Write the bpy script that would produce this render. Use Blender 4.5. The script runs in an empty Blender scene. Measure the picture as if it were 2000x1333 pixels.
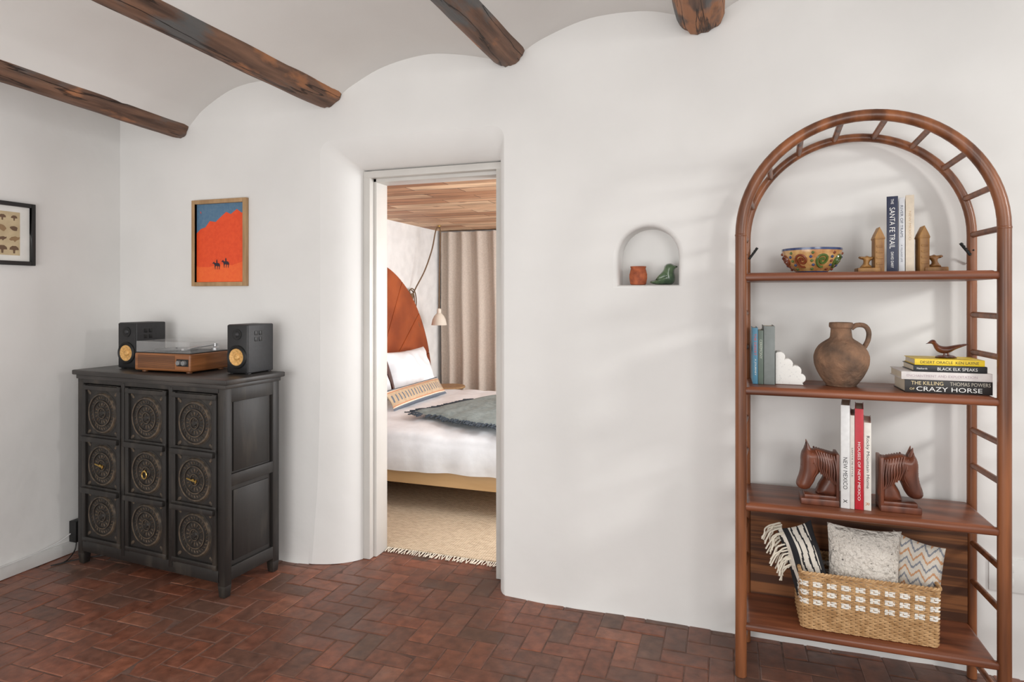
import bpy, bmesh, math, random
from mathutils import Vector, Matrix, noise
from mathutils.geometry import delaunay_2d_cdt, tessellate_polygon
random.seed(7)
pi=math.pi
sc=bpy.context.scene
try:
    sc.view_settings.view_transform='Standard'
    sc.view_settings.look='None'
except Exception as e: print(e)

def C(r,g,b):
    f=lambda c:((c/255+.055)/1.055)**2.4 if c>10 else c/255/12.92
    return (f(r),f(g),f(b),1)

# ---------------------------------------------------------------- materials
def mat(name,col,rough=.6,metal=0,col2=None,scale=10,bump=0,bscale=None,stretch=(1,1,1),ramp=(.35,.65),coat=0,detail=5,emit=0,alpha=None,trans=0,bdist=.005,sheen=0):
    m=bpy.data.materials.new(name);m.use_nodes=True
    nt=m.node_tree;b=nt.nodes['Principled BSDF'];L=nt.links.new
    b.inputs['Base Color'].default_value=col
    b.inputs['Roughness'].default_value=rough
    b.inputs['Metallic'].default_value=metal
    if coat: b.inputs['Coat Weight'].default_value=coat; b.inputs['Coat Roughness'].default_value=.15
    if emit: b.inputs['Emission Color'].default_value=col; b.inputs['Emission Strength'].default_value=emit
    if trans: b.inputs['Transmission Weight'].default_value=trans; b.inputs['IOR'].default_value=1.3
    if alpha is not None: b.inputs['Alpha'].default_value=alpha
    if sheen: b.inputs['Sheen Weight'].default_value=sheen
    tc=nt.nodes.new('ShaderNodeTexCoord');mp=nt.nodes.new('ShaderNodeMapping')
    mp.inputs['Scale'].default_value=stretch
    L(tc.outputs['Object'],mp.inputs['Vector'])
    n=nt.nodes.new('ShaderNodeTexNoise');n.inputs['Scale'].default_value=scale;n.inputs['Detail'].default_value=detail
    L(mp.outputs[0],n.inputs['Vector'])
    if col2 is None: col2=tuple(min(1,c*.9) for c in col[:3])+(1,)
    r=nt.nodes.new('ShaderNodeValToRGB')
    r.color_ramp.elements[0].position=ramp[0];r.color_ramp.elements[1].position=ramp[1]
    r.color_ramp.elements[0].color=col;r.color_ramp.elements[1].color=col2
    L(n.outputs['Fac'],r.inputs[0]);L(r.outputs[0],b.inputs['Base Color'])
    if bump:
        n2=n
        if bscale:
            n2=nt.nodes.new('ShaderNodeTexNoise');n2.inputs['Scale'].default_value=bscale;n2.inputs['Detail'].default_value=4
            L(mp.outputs[0],n2.inputs['Vector'])
        bp=nt.nodes.new('ShaderNodeBump');bp.inputs['Strength'].default_value=bump;bp.inputs['Distance'].default_value=bdist
        L(n2.outputs['Fac'],bp.inputs['Height']);L(bp.outputs[0],b.inputs['Normal'])
    return m

M={}
M['plaster']=mat('plaster',C(230,229,227),.8,col2=C(222,221,219),scale=1.6,bump=.4,bscale=3.5,bdist=.02)
M['ceilp']=mat('ceiling_plaster',C(230,229,226),.8,col2=C(221,219,216),scale=1.3,bump=.35,bscale=3,bdist=.02)
M['trim']=mat('trim_paint',C(208,205,200),.4,col2=C(200,197,192),scale=4)
M['basebd']=mat('baseboard_paint',C(230,230,228),.4)
M['bedwall']=mat('bedroom_plaster',C(240,240,239),.8)
M['redwood']=mat('red_brown_wood',C(150,92,56),.4,col2=C(92,52,30),scale=24,stretch=(1,1,.07),coat=.12,detail=8)
M['redwoodx']=mat('red_brown_board',C(138,80,52),.4,col2=C(90,50,33),scale=26,stretch=(.07,1,1),coat=.12,detail=8)
M['oakpanel']=mat('stained_oak_panel',C(138,88,52),.5,col2=C(74,43,25),scale=24,stretch=(.06,1,1.8),ramp=(.44,.58))
M['black']=mat('dark_painted_wood',C(34,31,29),.5,col2=C(74,67,59),scale=12,stretch=(1,1,.22),bump=.5,ramp=(.52,.82),detail=9)
M['blackx']=mat('dark_painted_top',C(42,38,36),.42,col2=C(82,76,71),scale=10,stretch=(.25,1,1),bump=.3,ramp=(.48,.8),detail=9)
M['carve']=mat('carved_relief_wood',C(46,40,35),.55,col2=C(32,29,26),scale=30)
M['carvel']=mat('carved_relief_worn',C(98,83,67),.6,col2=C(54,47,40),scale=34,ramp=(.4,.6))
M['brass']=mat('brass',C(215,180,105),.3,1)
M['spk']=mat('speaker_black',C(44,44,46),.55,col2=C(50,50,52),scale=60,bump=.05)
M['spkf']=mat('speaker_front',C(28,28,30),.45)
M['rub']=mat('rubber',C(18,18,18),.6)
M['gold']=mat('woven_gold_cone',C(230,182,112),.45,.2,col2=C(196,148,84),scale=120)
M['grey']=mat('grey_plastic',C(130,130,130),.4)
M['silver']=mat('silver_metal',C(200,200,202),.3,.8)
M['walnut']=mat('turntable_wood',C(164,106,64),.4,col2=C(110,66,36),scale=22,stretch=(.12,.12,1.5))
M['lid']=mat('clear_acrylic',(.95,.95,.95,1),.05,alpha=.09)
M['vinyl']=mat('vinyl_black',C(18,18,18),.3)
M['oakf']=mat('light_oak_frame',C(180,146,106),.5,col2=C(156,122,84),scale=25,stretch=(1,1,.2))
M['fblack']=mat('black_frame',C(22,22,22),.4)
M['matw']=mat('white_mount',C(236,235,230),.7)
M['sky']=mat('print_blue',C(78,114,144),.5,col2=C(92,124,150),scale=60)
M['mtn']=mat('print_orange_red',C(236,84,38),.5,col2=C(228,74,32),scale=60)
M['mtn2']=mat('print_orange',C(244,108,48),.5,col2=C(240,98,44),scale=60)
M['ink']=mat('print_ink',C(52,34,46),.6)
M['beige']=mat('print_beige',C(205,186,150),.6,col2=C(190,170,135),scale=20)
M['brown']=mat('print_brown',C(110,84,62),.6)
M['white']=mat('white_ceramic',C(226,226,224),.6)
M['leather']=mat('burnt_orange_leather',C(174,88,46),.5,col2=C(136,62,30),scale=3,bump=.1,bscale=40)
M['seam']=mat('seam_dark',C(80,34,16),.6)
M['linen']=mat('white_linen',C(240,244,249),.85,bump=.3,bscale=7,bdist=.02)
M['ash']=mat('pale_bed_wood',C(206,172,126),.5,col2=C(190,154,108),scale=14,stretch=(.12,1,1))
M['curtain']=mat('curtain_linen',C(206,194,182),.9,col2=C(192,180,168),scale=80)
M['throw']=mat('slate_blue_cloth',C(136,148,148),.9,col2=C(118,130,130),scale=40,bump=.3,bdist=.01)
M['throwd']=mat('dark_fringe_yarn',C(56,66,76),.9)
M['cream']=mat('cream_yarn',C(226,218,202),.9)
M['cord']=mat('cord_cloth',C(116,92,68),.8)
M['clay']=mat('clay_shade',C(230,222,208),.7)
M['bulb']=mat('bulb',C(255,220,170),.5,emit=4)
M['terra']=mat('terracotta',C(180,96,56),.7,col2=C(136,66,38),scale=40,bump=.6)
M['green']=mat('green_glaze',C(90,114,80),.25,col2=C(48,70,52),scale=22,coat=.5)
M['jug']=mat('old_clay_jug',C(142,108,84),.9,col2=C(94,75,62),scale=14,bump=1,bscale=38,ramp=(.38,.66),bdist=.010,detail=10)
M['carvw']=mat('golden_carved_wood',C(172,128,72),.5,col2=C(124,82,42),scale=28,stretch=(1,1,.3),bump=.4)
M['horse']=mat('carved_mahogany',C(122,68,46),.4,col2=C(76,40,28),scale=20,stretch=(1,1,.3),bump=.4,coat=.15)
M['page']=mat('book_pages',C(226,216,196),.8)
M['wick']=mat('wicker',C(204,166,120),.6,col2=C(168,128,84),scale=40)
M['wickw']=mat('white_wicker',C(244,240,232),.6)
M['nub']=mat('nubby_cream',C(224,217,208),.95,col2=C(110,104,100),scale=95,ramp=(.64,.72),bump=1,bscale=60,bdist=.02)
M['blkc']=mat('black_cloth',C(36,36,40),.95)
M['whc']=mat('white_cloth',C(218,211,200),.95,bump=.5,bscale=60,bdist=.01)
M['orc']=mat('orange_cloth',C(200,150,110),.95)
M['blc']=mat('blue_grey_cloth',C(134,138,148),.95)
M['sandc']=mat('sand_cloth',C(196,174,146),.95,col2=C(180,156,128),scale=30)
M['cable']=mat('black_cable',C(16,16,16),.5)
M['wcable']=mat('white_cable',C(225,225,225),.5)
M['bowlc']=mat('bowl_ochre',C(206,166,108),.25,col2=C(170,112,64),scale=34,coat=.6)
M['bowlb']=mat('bowl_blue',C(52,70,114),.25,coat=.6)
M['bowlr']=mat('bowl_brown',C(124,62,38),.25,coat=.6)
M['bowlg']=mat('bowl_green',C(84,104,50),.25,coat=.6)

def colmat(name,rgb,rough=.5): 
    if name not in M: M[name]=mat(name,C(*rgb),rough,scale=50)
    return M[name]

def jute_mat():
    m=bpy.data.materials.new('jute_rug');m.use_nodes=True;nt=m.node_tree;L=nt.links.new
    b=nt.nodes['Principled BSDF'];b.inputs['Roughness'].default_value=.95
    tc=nt.nodes.new('ShaderNodeTexCoord')
    w=nt.nodes.new('ShaderNodeTexWave');w.bands_direction='Y';w.inputs['Scale'].default_value=16;w.inputs['Distortion'].default_value=1.2;w.inputs['Detail'].default_value=3;w.inputs['Detail Scale'].default_value=3
    L(tc.outputs['Object'],w.inputs['Vector'])
    w2=nt.nodes.new('ShaderNodeTexWave');w2.bands_direction='X';w2.inputs['Scale'].default_value=24;w2.inputs['Distortion'].default_value=2;w2.inputs['Detail'].default_value=2
    L(tc.outputs['Object'],w2.inputs['Vector'])
    mp=nt.nodes.new('ShaderNodeMapping');mp.inputs['Scale'].default_value=(.5,1.3,1);L(tc.outputs['Object'],mp.inputs[0])
    n=nt.nodes.new('ShaderNodeTexNoise');n.inputs['Scale'].default_value=60;n.inputs['Detail'].default_value=6;L(mp.outputs[0],n.inputs['Vector'])
    n2=nt.nodes.new('ShaderNodeTexNoise');n2.inputs['Scale'].default_value=6;n2.inputs['Detail'].default_value=5;L(mp.outputs[0],n2.inputs['Vector'])
    def ma(x,k,y):
        a=nt.nodes.new('ShaderNodeMath');a.operation='MULTIPLY_ADD';a.inputs[1].default_value=k;L(x.outputs[0] if x.bl_idname=='ShaderNodeMath' else x.outputs['Fac'],a.inputs[0]);L(y.outputs[0] if y.bl_idname=='ShaderNodeMath' else y.outputs['Fac'],a.inputs[2]);return a
    a=ma(w,.28,n);a=ma(w2,.16,a);a2=ma(n2,.18,a)
    r=nt.nodes.new('ShaderNodeValToRGB');r.color_ramp.elements[0].position=.45;r.color_ramp.elements[1].position=1.0
    r.color_ramp.elements[0].color=C(172,150,124);r.color_ramp.elements[1].color=C(220,202,176)
    L(a2.outputs[0],r.inputs[0]);L(r.outputs[0],b.inputs['Base Color'])
    bp=nt.nodes.new('ShaderNodeBump');bp.inputs['Strength'].default_value=.8;bp.inputs['Distance'].default_value=.005
    L(a.outputs[0],bp.inputs['Height']);L(bp.outputs[0],b.inputs['Normal'])
    return m
M['jute']=jute_mat()

# beam material
def beam_mat():
    m=bpy.data.materials.new('aged_beam_wood');m.use_nodes=True;nt=m.node_tree;L=nt.links.new
    b=nt.nodes['Principled BSDF'];b.inputs['Roughness'].default_value=.65
    tc=nt.nodes.new('ShaderNodeTexCoord');oi=nt.nodes.new('ShaderNodeObjectInfo')
    ad=nt.nodes.new('ShaderNodeVectorMath');ad.operation='ADD';L(tc.outputs['Object'],ad.inputs[0])
    cm=nt.nodes.new('ShaderNodeCombineXYZ');mu=nt.nodes.new('ShaderNodeMath');mu.operation='MULTIPLY';mu.inputs[1].default_value=40
    L(oi.outputs['Random'],mu.inputs[0]);L(mu.outputs[0],cm.inputs[1]);L(cm.outputs[0],ad.inputs[1])
    def nz(scale,st,detail=6):
        mp=nt.nodes.new('ShaderNodeMapping');mp.inputs['Scale'].default_value=st
        n=nt.nodes.new('ShaderNodeTexNoise');n.inputs['Scale'].default_value=scale;n.inputs['Detail'].default_value=detail
        L(ad.outputs[0],mp.inputs[0]);L(mp.outputs[0],n.inputs['Vector']);return n
    def ramp(n,p,c):
        r=nt.nodes.new('ShaderNodeValToRGB');r.color_ramp.elements[0].position=p[0];r.color_ramp.elements[1].position=p[1]
        r.color_ramp.elements[0].color=c[0];r.color_ramp.elements[1].color=c[1];L(n.outputs['Fac'],r.inputs[0]);return r
    def mix(a,c,f):
        x=nt.nodes.new('ShaderNodeMixRGB')
        L(f.outputs[0],x.inputs[0]);L(a.outputs[0],x.inputs[1]);x.inputs[2].default_value=c
        return x
    n1=nz(34,(1,.09,1),9);r1=ramp(n1,(.32,.68),(C(74,54,44),C(132,98,78)))
    n2=nz(5,(1.4,.6,1.4),9);r2=ramp(n2,(.56,.62),((0,0,0,1),(.85,.85,.85,1)))
    n3=nz(6,(1.3,.45,1.3),9)
    r3=ramp(n3,(.36,.44),((.8,.8,.8,1),(0,0,0,1)))
    n4=nz(13,(1,.07,1),5);r4=nt.nodes.new('ShaderNodeValToRGB');L(n4.outputs['Fac'],r4.inputs[0])
    e=r4.color_ramp.elements;e[0].position=.488;e[0].color=(0,0,0,1);e[1].position=.512;e[1].color=(0,0,0,1);k=e.new(.5);k.color=(.8,.8,.8,1)
    x=mix(r1,C(172,116,78),r2);x=mix(x,C(92,98,100),r3);x=mix(x,C(40,28,22),r4)
    L(x.outputs[0],b.inputs['Base Color'])
    bp=nt.nodes.new('ShaderNodeBump');bp.inputs['Strength'].default_value=.9;bp.inputs['Distance'].default_value=.012
    sb=nt.nodes.new('ShaderNodeMath');sb.operation='SUBTRACT';L(n1.outputs['Fac'],sb.inputs[0]);L(r4.outputs[0],sb.inputs[1])
    L(sb.outputs[0],bp.inputs['Height']);L(bp.outputs[0],b.inputs['Normal'])
    return m
M['beam']=beam_mat()

def brick_mat():
    m=bpy.data.materials.new('red_brick_paver');m.use_nodes=True;nt=m.node_tree;L=nt.links.new
    b=nt.nodes['Principled BSDF']
    at=nt.nodes.new('ShaderNodeAttribute');at.attribute_name='Col'
    r=nt.nodes.new('ShaderNodeValToRGB');cr_=r.color_ramp
    cr_.elements[0].position=0;cr_.elements[0].color=C(102,77,64)
    cr_.elements[1].position=1;cr_.elements[1].color=C(152,100,78)
    e=cr_.elements.new(.3);e.color=C(118,79,64)
    e=cr_.elements.new(.5);e.color=C(128,80,62)
    e=cr_.elements.new(.75);e.color=C(141,86,65)
    L(at.outputs['Fac'],r.inputs[0])
    tc=nt.nodes.new('ShaderNodeTexCoord')
    def nz(s,d=8):
        n=nt.nodes.new('ShaderNodeTexNoise');n.inputs['Scale'].default_value=s;n.inputs['Detail'].default_value=d
        L(tc.outputs['Object'],n.inputs['Vector']);return n
    def rp(n,p0,p1,c0,c1):
        r2=nt.nodes.new('ShaderNodeValToRGB');r2.color_ramp.elements[0].position=p0;r2.color_ramp.elements[1].position=p1
        r2.color_ramp.elements[0].color=c0;r2.color_ramp.elements[1].color=c1;L(n.outputs['Fac'],r2.inputs[0]);return r2
    n=nz(24,12);r2=rp(n,.3,.72,(.55,.53,.52,1),(1.18,1.18,1.18,1))
    mx=nt.nodes.new('ShaderNodeMixRGB');mx.blend_type='MULTIPLY';mx.inputs[0].default_value=1
    L(r.outputs[0],mx.inputs[1]);L(r2.outputs[0],mx.inputs[2])
    n4=nz(2.2,8);r4=rp(n4,.44,.62,(0,0,0,1),(.65,.65,.65,1))
    mx2=nt.nodes.new('ShaderNodeMixRGB');L(r4.outputs[0],mx2.inputs[0]);L(mx.outputs[0],mx2.inputs[1]);mx2.inputs[2].default_value=C(96,72,62)
    n5=nz(9,10);r5=rp(n5,.60,.74,(0,0,0,1),(.35,.35,.35,1))
    mx3=nt.nodes.new('ShaderNodeMixRGB');L(r5.outputs[0],mx3.inputs[0]);L(mx2.outputs[0],mx3.inputs[1]);mx3.inputs[2].default_value=C(158,118,100)
    L(mx3.outputs[0],b.inputs['Base Color'])
    n3=nz(6,6)
    mr=nt.nodes.new('ShaderNodeMapRange');mr.inputs['From Min'].default_value=.3;mr.inputs['From Max'].default_value=.7
    mr.inputs['To Min'].default_value=.27;mr.inputs['To Max'].default_value=.5
    L(n3.outputs['Fac'],mr.inputs['Value']);L(mr.outputs[0],b.inputs['Roughness'])
    bp=nt.nodes.new('ShaderNodeBump');bp.inputs['Strength'].default_value=.5;bp.inputs['Distance'].default_value=.004
    L(n.outputs['Fac'],bp.inputs['Height']);L(bp.outputs[0],b.inputs['Normal'])
    return m
M['brick']=brick_mat()
M['mortar']=mat('brown_mortar',C(112,84,73),.8,col2=C(86,63,54),scale=30)

def plank_mat():
    m=bpy.data.materials.new('ceiling_planks');m.use_nodes=True;nt=m.node_tree;L=nt.links.new
    b=nt.nodes['Principled BSDF'];b.inputs['Roughness'].default_value=.6
    tc=nt.nodes.new('ShaderNodeTexCoord')
    br=nt.nodes.new('ShaderNodeTexBrick');br.inputs['Scale'].default_value=1;br.offset=.37
    br.inputs['Brick Width'].default_value=.8;br.inputs['Row Height'].default_value=.135;br.inputs['Mortar Size'].default_value=.003
    br.inputs['Color1'].default_value=C(236,206,172);br.inputs['Color2'].default_value=C(176,124,88);br.inputs['Mortar'].default_value=C(84,52,36)
    L(tc.outputs['Object'],br.inputs['Vector'])
    mp=nt.nodes.new('ShaderNodeMapping');mp.inputs['Scale'].default_value=(.18,1.2,1);L(tc.outputs['Object'],mp.inputs[0])
    n=nt.nodes.new('ShaderNodeTexNoise');n.inputs['Scale'].default_value=14;n.inputs['Detail'].default_value=6;n.inputs['Distortion'].default_value=.6;L(mp.outputs[0],n.inputs['Vector'])
    r2=nt.nodes.new('ShaderNodeValToRGB');r2.color_ramp.elements[0].position=.35;r2.color_ramp.elements[1].position=.62
    r2.color_ramp.elements[0].color=(.45,.38,.33,1);r2.color_ramp.elements[1].color=(1.15,1.1,1.05,1);L(n.outputs['Fac'],r2.inputs[0])
    mx=nt.nodes.new('ShaderNodeMixRGB');mx.blend_type='MULTIPLY';mx.inputs[0].default_value=.7
    L(br.outputs['Color'],mx.inputs[1]);L(r2.outputs[0],mx.inputs[2])
    vo=nt.nodes.new('ShaderNodeTexVoronoi');vo.inputs['Scale'].default_value=4.2
    mp2=nt.nodes.new('ShaderNodeMapping');mp2.inputs['Scale'].default_value=(.7,1.3,1);L(tc.outputs['Object'],mp2.inputs[0]);L(mp2.outputs[0],vo.inputs['Vector'])
    r3=nt.nodes.new('ShaderNodeValToRGB');r3.color_ramp.elements[0].position=.06;r3.color_ramp.elements[1].position=.12
    r3.color_ramp.elements[0].color=(.8,.8,.8,1);r3.color_ramp.elements[1].color=(0,0,0,1);L(vo.outputs['Distance'],r3.inputs[0])
    mx2=nt.nodes.new('ShaderNodeMixRGB');L(r3.outputs[0],mx2.inputs[0]);L(mx.outputs[0],mx2.inputs[1]);mx2.inputs[2].default_value=C(104,62,40)
    L(mx2.outputs[0],b.inputs['Base Color'])
    return m
M['plank']=plank_mat()

# ---------------------------------------------------------------- geometry helpers
RX=Matrix.Rotation(pi/2,4,'X')
def T(x,y,z): return Matrix.Translation((x,y,z))
def RZ(a): return Matrix.Rotation(a,4,'Z')
def RY(a): return Matrix.Rotation(a,4,'Y')
def RXa(a): return Matrix.Rotation(a,4,'X')

def cr(P,n=8,closed=False):
    P=[Vector(p) for p in P];L=len(P);out=[]
    for i in (range(L) if closed else range(L-1)):
        if closed: a,b,c,d=P[i-1],P[i],P[(i+1)%L],P[(i+2)%L]
        else: a,b,c,d=P[max(i-1,0)],P[i],P[i+1],P[min(i+2,L-1)]
        for k in range(n):
            t=k/n
            out.append(.5*((2*b)+(c-a)*t+(2*a-5*b+4*c-d)*t*t+(3*b-a-3*c+d)*t**3))
    if not closed: out.append(P[-1])
    return out

class G:
    def __init__(s): s.v=[];s.f=[];s.m=[]
    def add(s,vs,fs,mi=0,Mx=None):
        o=len(s.v)
        for v in vs:
            v=Vector(v)
            if len(v)==2: v=v.to_3d()
            s.v.append(Mx@v if Mx is not None else v)
        for k,f in enumerate(fs):
            s.f.append([i+o for i in f]); s.m.append(mi[k] if isinstance(mi,list) else mi)
        return s
    def box(s,c,size,mi=0,bev=0,Mx=None,seg=2,top=None):
        bm=bmesh.new();bmesh.ops.create_cube(bm,size=1)
        for v in bm.verts:
            if top and v.co.z>0: v.co.x*=top;v.co.y*=top
            v.co=Vector((v.co.x*size[0],v.co.y*size[1],v.co.z*size[2]))
        if bev: bmesh.ops.bevel(bm,geom=bm.edges[:],offset=bev,segments=seg,affect='EDGES',profile=.5)
        bm.verts.index_update()
        A=T(*c) if Mx is None else Mx@T(*c)
        s.add([v.co.copy() for v in bm.verts],[[v.index for v in f.verts] for f in bm.faces],mi,A);bm.free();return s
    def lathe(s,prof,seg=32,mi=0,Mx=None,mfun=None,rfun=None):
        vs=[];fs=[];ms=[];n=len(prof)
        for j in range(seg):
            a=2*pi*j/seg
            for k,(r,z) in enumerate(prof):
                rr=r*(rfun(a,z) if rfun else 1)
                vs.append((rr*math.cos(a),rr*math.sin(a),z))
        for j in range(seg):
            j2=(j+1)%seg
            for k in range(n-1):
                fs.append([j*n+k,j2*n+k,j2*n+k+1,j*n+k+1]);ms.append(mfun(k,j) if mfun else mi)
        s.add(vs,fs,ms,Mx);return s
    def tube(s,pts,r,seg=8,closed=False,mi=0,Mx=None,mfun=None):
        pts=[Vector(p) for p in pts];n=len(pts);vs=[];fs=[];ms=[]
        def tan(i):
            if closed: return (pts[(i+1)%n]-pts[i-1]).normalized()
            return (pts[min(i+1,n-1)]-pts[max(i-1,0)]).normalized()
        t=tan(0);u=t.orthogonal().normalized()
        if abs(t.z)<.95: u=(Vector((0,0,1))-t*t.z).normalized()
        for i in range(n):
            t=tan(i);u=(u-t*u.dot(t)).normalized();w=t.cross(u)
            rr=r(i/(n-1)) if callable(r) else r
            for j in range(seg):
                a=2*pi*j/seg;vs.append(pts[i]+u*math.cos(a)*rr+w*math.sin(a)*rr)
        for i in range(n if closed else n-1):
            i2=(i+1)%n
            for j in range(seg):
                j2=(j+1)%seg;fs.append([i*seg+j,i*seg+j2,i2*seg+j2,i2*seg+j]);ms.append(mfun(i) if mfun else mi)
        if not closed:
            fs.append(list(range(seg))[::-1]);fs.append([(n-1)*seg+j for j in range(seg)]);ms+=[mi,mi]
        s.add(vs,fs,ms,Mx);return s
    def prism(s,out,z0,z1,mi=0,Mx=None,bev=0):
        bm=bmesh.new();vs=[bm.verts.new((p[0],p[1],z0)) for p in out];f=bm.faces.new(vs)
        r=bmesh.ops.extrude_face_region(bm,geom=[f])
        for v in r['geom']:
            if isinstance(v,bmesh.types.BMVert): v.co.z=z1
        bmesh.ops.recalc_face_normals(bm,faces=bm.faces[:])
        if bev:
            ed=[e for e in bm.edges if abs(e.verts[0].co.z-e.verts[1].co.z)<1e-6]
            bmesh.ops.bevel(bm,geom=ed,offset=bev,segments=2,affect='EDGES',profile=.5)
        bmesh.ops.triangulate(bm,faces=[f for f in bm.faces if len(f.verts)>4])
        bm.verts.index_update()
        s.add([v.co.copy() for v in bm.verts],[[v.index for v in f.verts] for f in bm.faces],mi,Mx);bm.free();return s
    def flat(s,out,z,mi=0,Mx=None):
        tr=tessellate_polygon([[Vector((p[0],p[1],0)) for p in out]])
        s.add([(p[0],p[1],z) for p in out],[list(t) for t in tr],mi,Mx);return s
    def ball(s,c,r,mi=0,Mx=None,sub=2,sc_=(1,1,1),rot=None):
        bm=bmesh.new();bmesh.ops.create_icosphere(bm,subdivisions=sub,radius=1)
        A=T(*c)@(rot if rot is not None else Matrix())@Matrix.Diagonal((r*sc_[0],r*sc_[1],r*sc_[2],1))
        if Mx is not None: A=Mx@A
        bm.verts.index_update()
        s.add([v.co.copy() for v in bm.verts],[[v.index for v in f.verts] for f in bm.faces],mi,A);bm.free();return s
    def inflate(s,out,Th,R,res,mi=0,Mx=None,p=.5):
        P=[Vector((q[0],q[1])) for q in out]
        B=[]
        for i in range(len(P)):
            a,b=P[i],P[(i+1)%len(P)];k=max(1,int((b-a).length/res+.5))
            for j in range(k): B.append(a.lerp(b,j/k))
        nb=len(B)
        def inside(q):
            c=False;j=nb-1
            for i in range(nb):
                a,b=B[i],B[j]
                if (a.y>q.y)!=(b.y>q.y) and q.x<(b.x-a.x)*(q.y-a.y)/(b.y-a.y)+a.x: c=not c
                j=i
            return c
        def dist(q):
            d=1e9
            for i in range(nb):
                a,b=B[i],B[(i+1)%nb];ab=b-a;t=max(0,min(1,(q-a).dot(ab)/max(ab.length_squared,1e-12)))
                d=min(d,(q-a-ab*t).length)
            return d
        x0=min(q.x for q in B);x1=max(q.x for q in B);y0=min(q.y for q in B);y1=max(q.y for q in B)
        pts=list(B);y=y0;row=0
        while y<y1:
            x=x0+(res*.5 if row%2 else 0)
            while x<x1:
                q=Vector((x,y))
                if inside(q) and dist(q)>res*.55: pts.append(q)
                x+=res
            y+=res*.87;row+=1
        vo,eo,fo,_,_,_=delaunay_2d_cdt(pts,[(i,(i+1)%nb) for i in range(nb)],[],1,1e-7)
        vs=[];top=[];bot=[]
        for q in vo:
            d=dist(q)
            if d<1e-5:
                top.append(len(vs));bot.append(len(vs));vs.append((q.x,q.y,0))
            else:
                k=min(d/R,1);h=Th/2*(1-(1-k)**2)**p
                top.append(len(vs));vs.append((q.x,q.y,h));bot.append(len(vs));vs.append((q.x,q.y,-h))
        fs=[[top[i] for i in f] for f in fo]+[[bot[i] for i in reversed(f)] for f in fo]
        s.add(vs,fs,mi,Mx);return s
    def pillow(s,w,h,t,n=26,mfun=None,Mx=None,seed=0,wr=.004,mi=0):
        vs=[];fs=[];ms=[]
        for side in (1,-1):
            o=len(vs)
            for i in range(n+1):
                for j in range(n+1):
                    u=-1+2*i/n;v=-1+2*j/n
                    x=w/2*u*(1-.07*(1-v*v)*abs(u));y=h/2*v*(1-.07*(1-u*u)*abs(v))
                    z=t/2*max(0,(1-abs(u)**2.6)*(1-abs(v)**2.6))**.55
                    z+=wr*noise.noise(Vector((x*14+seed,y*14,seed)))*(1 if z>0 else 0)
                    vs.append((x,y,side*z))
            for i in range(n):
                for j in range(n):
                    a=o+i*(n+1)+j;fs.append([a,a+n+1,a+n+2,a+1]);ms.append(mfun(-1+2*(i+.5)/n,-1+2*(j+.5)/n) if mfun else mi)
        s.add(vs,fs,ms,Mx);return s
    def obj(s,name,mats,parent=None,loc=(0,0,0),rot=(0,0,0),angle=38,merge=True,recalc=True,label=None,cat=None,group=None,kind=None):
        me=bpy.data.meshes.new(name)
        me.from_pydata([tuple(v) for v in s.v],[],s.f)
        if not isinstance(mats,(list,tuple)): mats=[mats]
        for m in mats: me.materials.append(m)
        for p,mi in zip(me.polygons,s.m): p.material_index=mi;p.use_smooth=True
        bm=bmesh.new();bm.from_mesh(me)
        if merge: bmesh.ops.remove_doubles(bm,verts=bm.verts[:],dist=1e-6)
        if recalc: bmesh.ops.recalc_face_normals(bm,faces=bm.faces[:])
        th=math.radians(angle)
        for e in bm.edges:
            if len(e.link_faces)==2 and e.calc_face_angle(0)>th: e.smooth=False
        bm.to_mesh(me);bm.free()
        ob=bpy.data.objects.new(name,me);sc.collection.objects.link(ob)
        ob.location=loc;ob.rotation_euler=rot
        if parent: ob.parent=parent
        if label: ob['label']=label
        if cat: ob['category']=cat
        if group: ob['group']=group
        if kind: ob['kind']=kind
        return ob

def empty(name,loc,label,cat,rz=0,group=None):
    e=bpy.data.objects.new(name,None);sc.collection.objects.link(e);e.location=loc;e.rotation_euler=(0,0,rz)
    e.empty_display_size=.1
    e['label']=label;e['category']=cat
    if group: e['group']=group
    return e

def text_geo(body,length,height,Mx,mi=0,g=None,extr=.0003):
    cu=bpy.data.curves.new('t','FONT');cu.body=body;cu.size=1;cu.resolution_u=3;cu.extrude=0
    ob=bpy.data.objects.new('t',cu);sc.collection.objects.link(ob)
    bpy.context.view_layer.update()
    ev=ob.evaluated_get(bpy.context.evaluated_depsgraph_get());me=ev.to_mesh()
    vs=[v.co.copy() for v in me.vertices];fs=[list(p.vertices) for p in me.polygons]
    ev.to_mesh_clear();bpy.data.objects.remove(ob);bpy.data.curves.remove(cu)
    x0=min(v.x for v in vs);x1=max(v.x for v in vs);y0=min(v.y for v in vs);y1=max(v.y for v in vs)
    kx=length/(x1-x0);ky=height/(y1-y0)
    g=g or G()
    g.add([((v.x-(x0+x1)/2)*kx,(v.y-(y0+y1)/2)*ky,extr) for v in vs],fs,mi,Mx)
    return g

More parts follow.
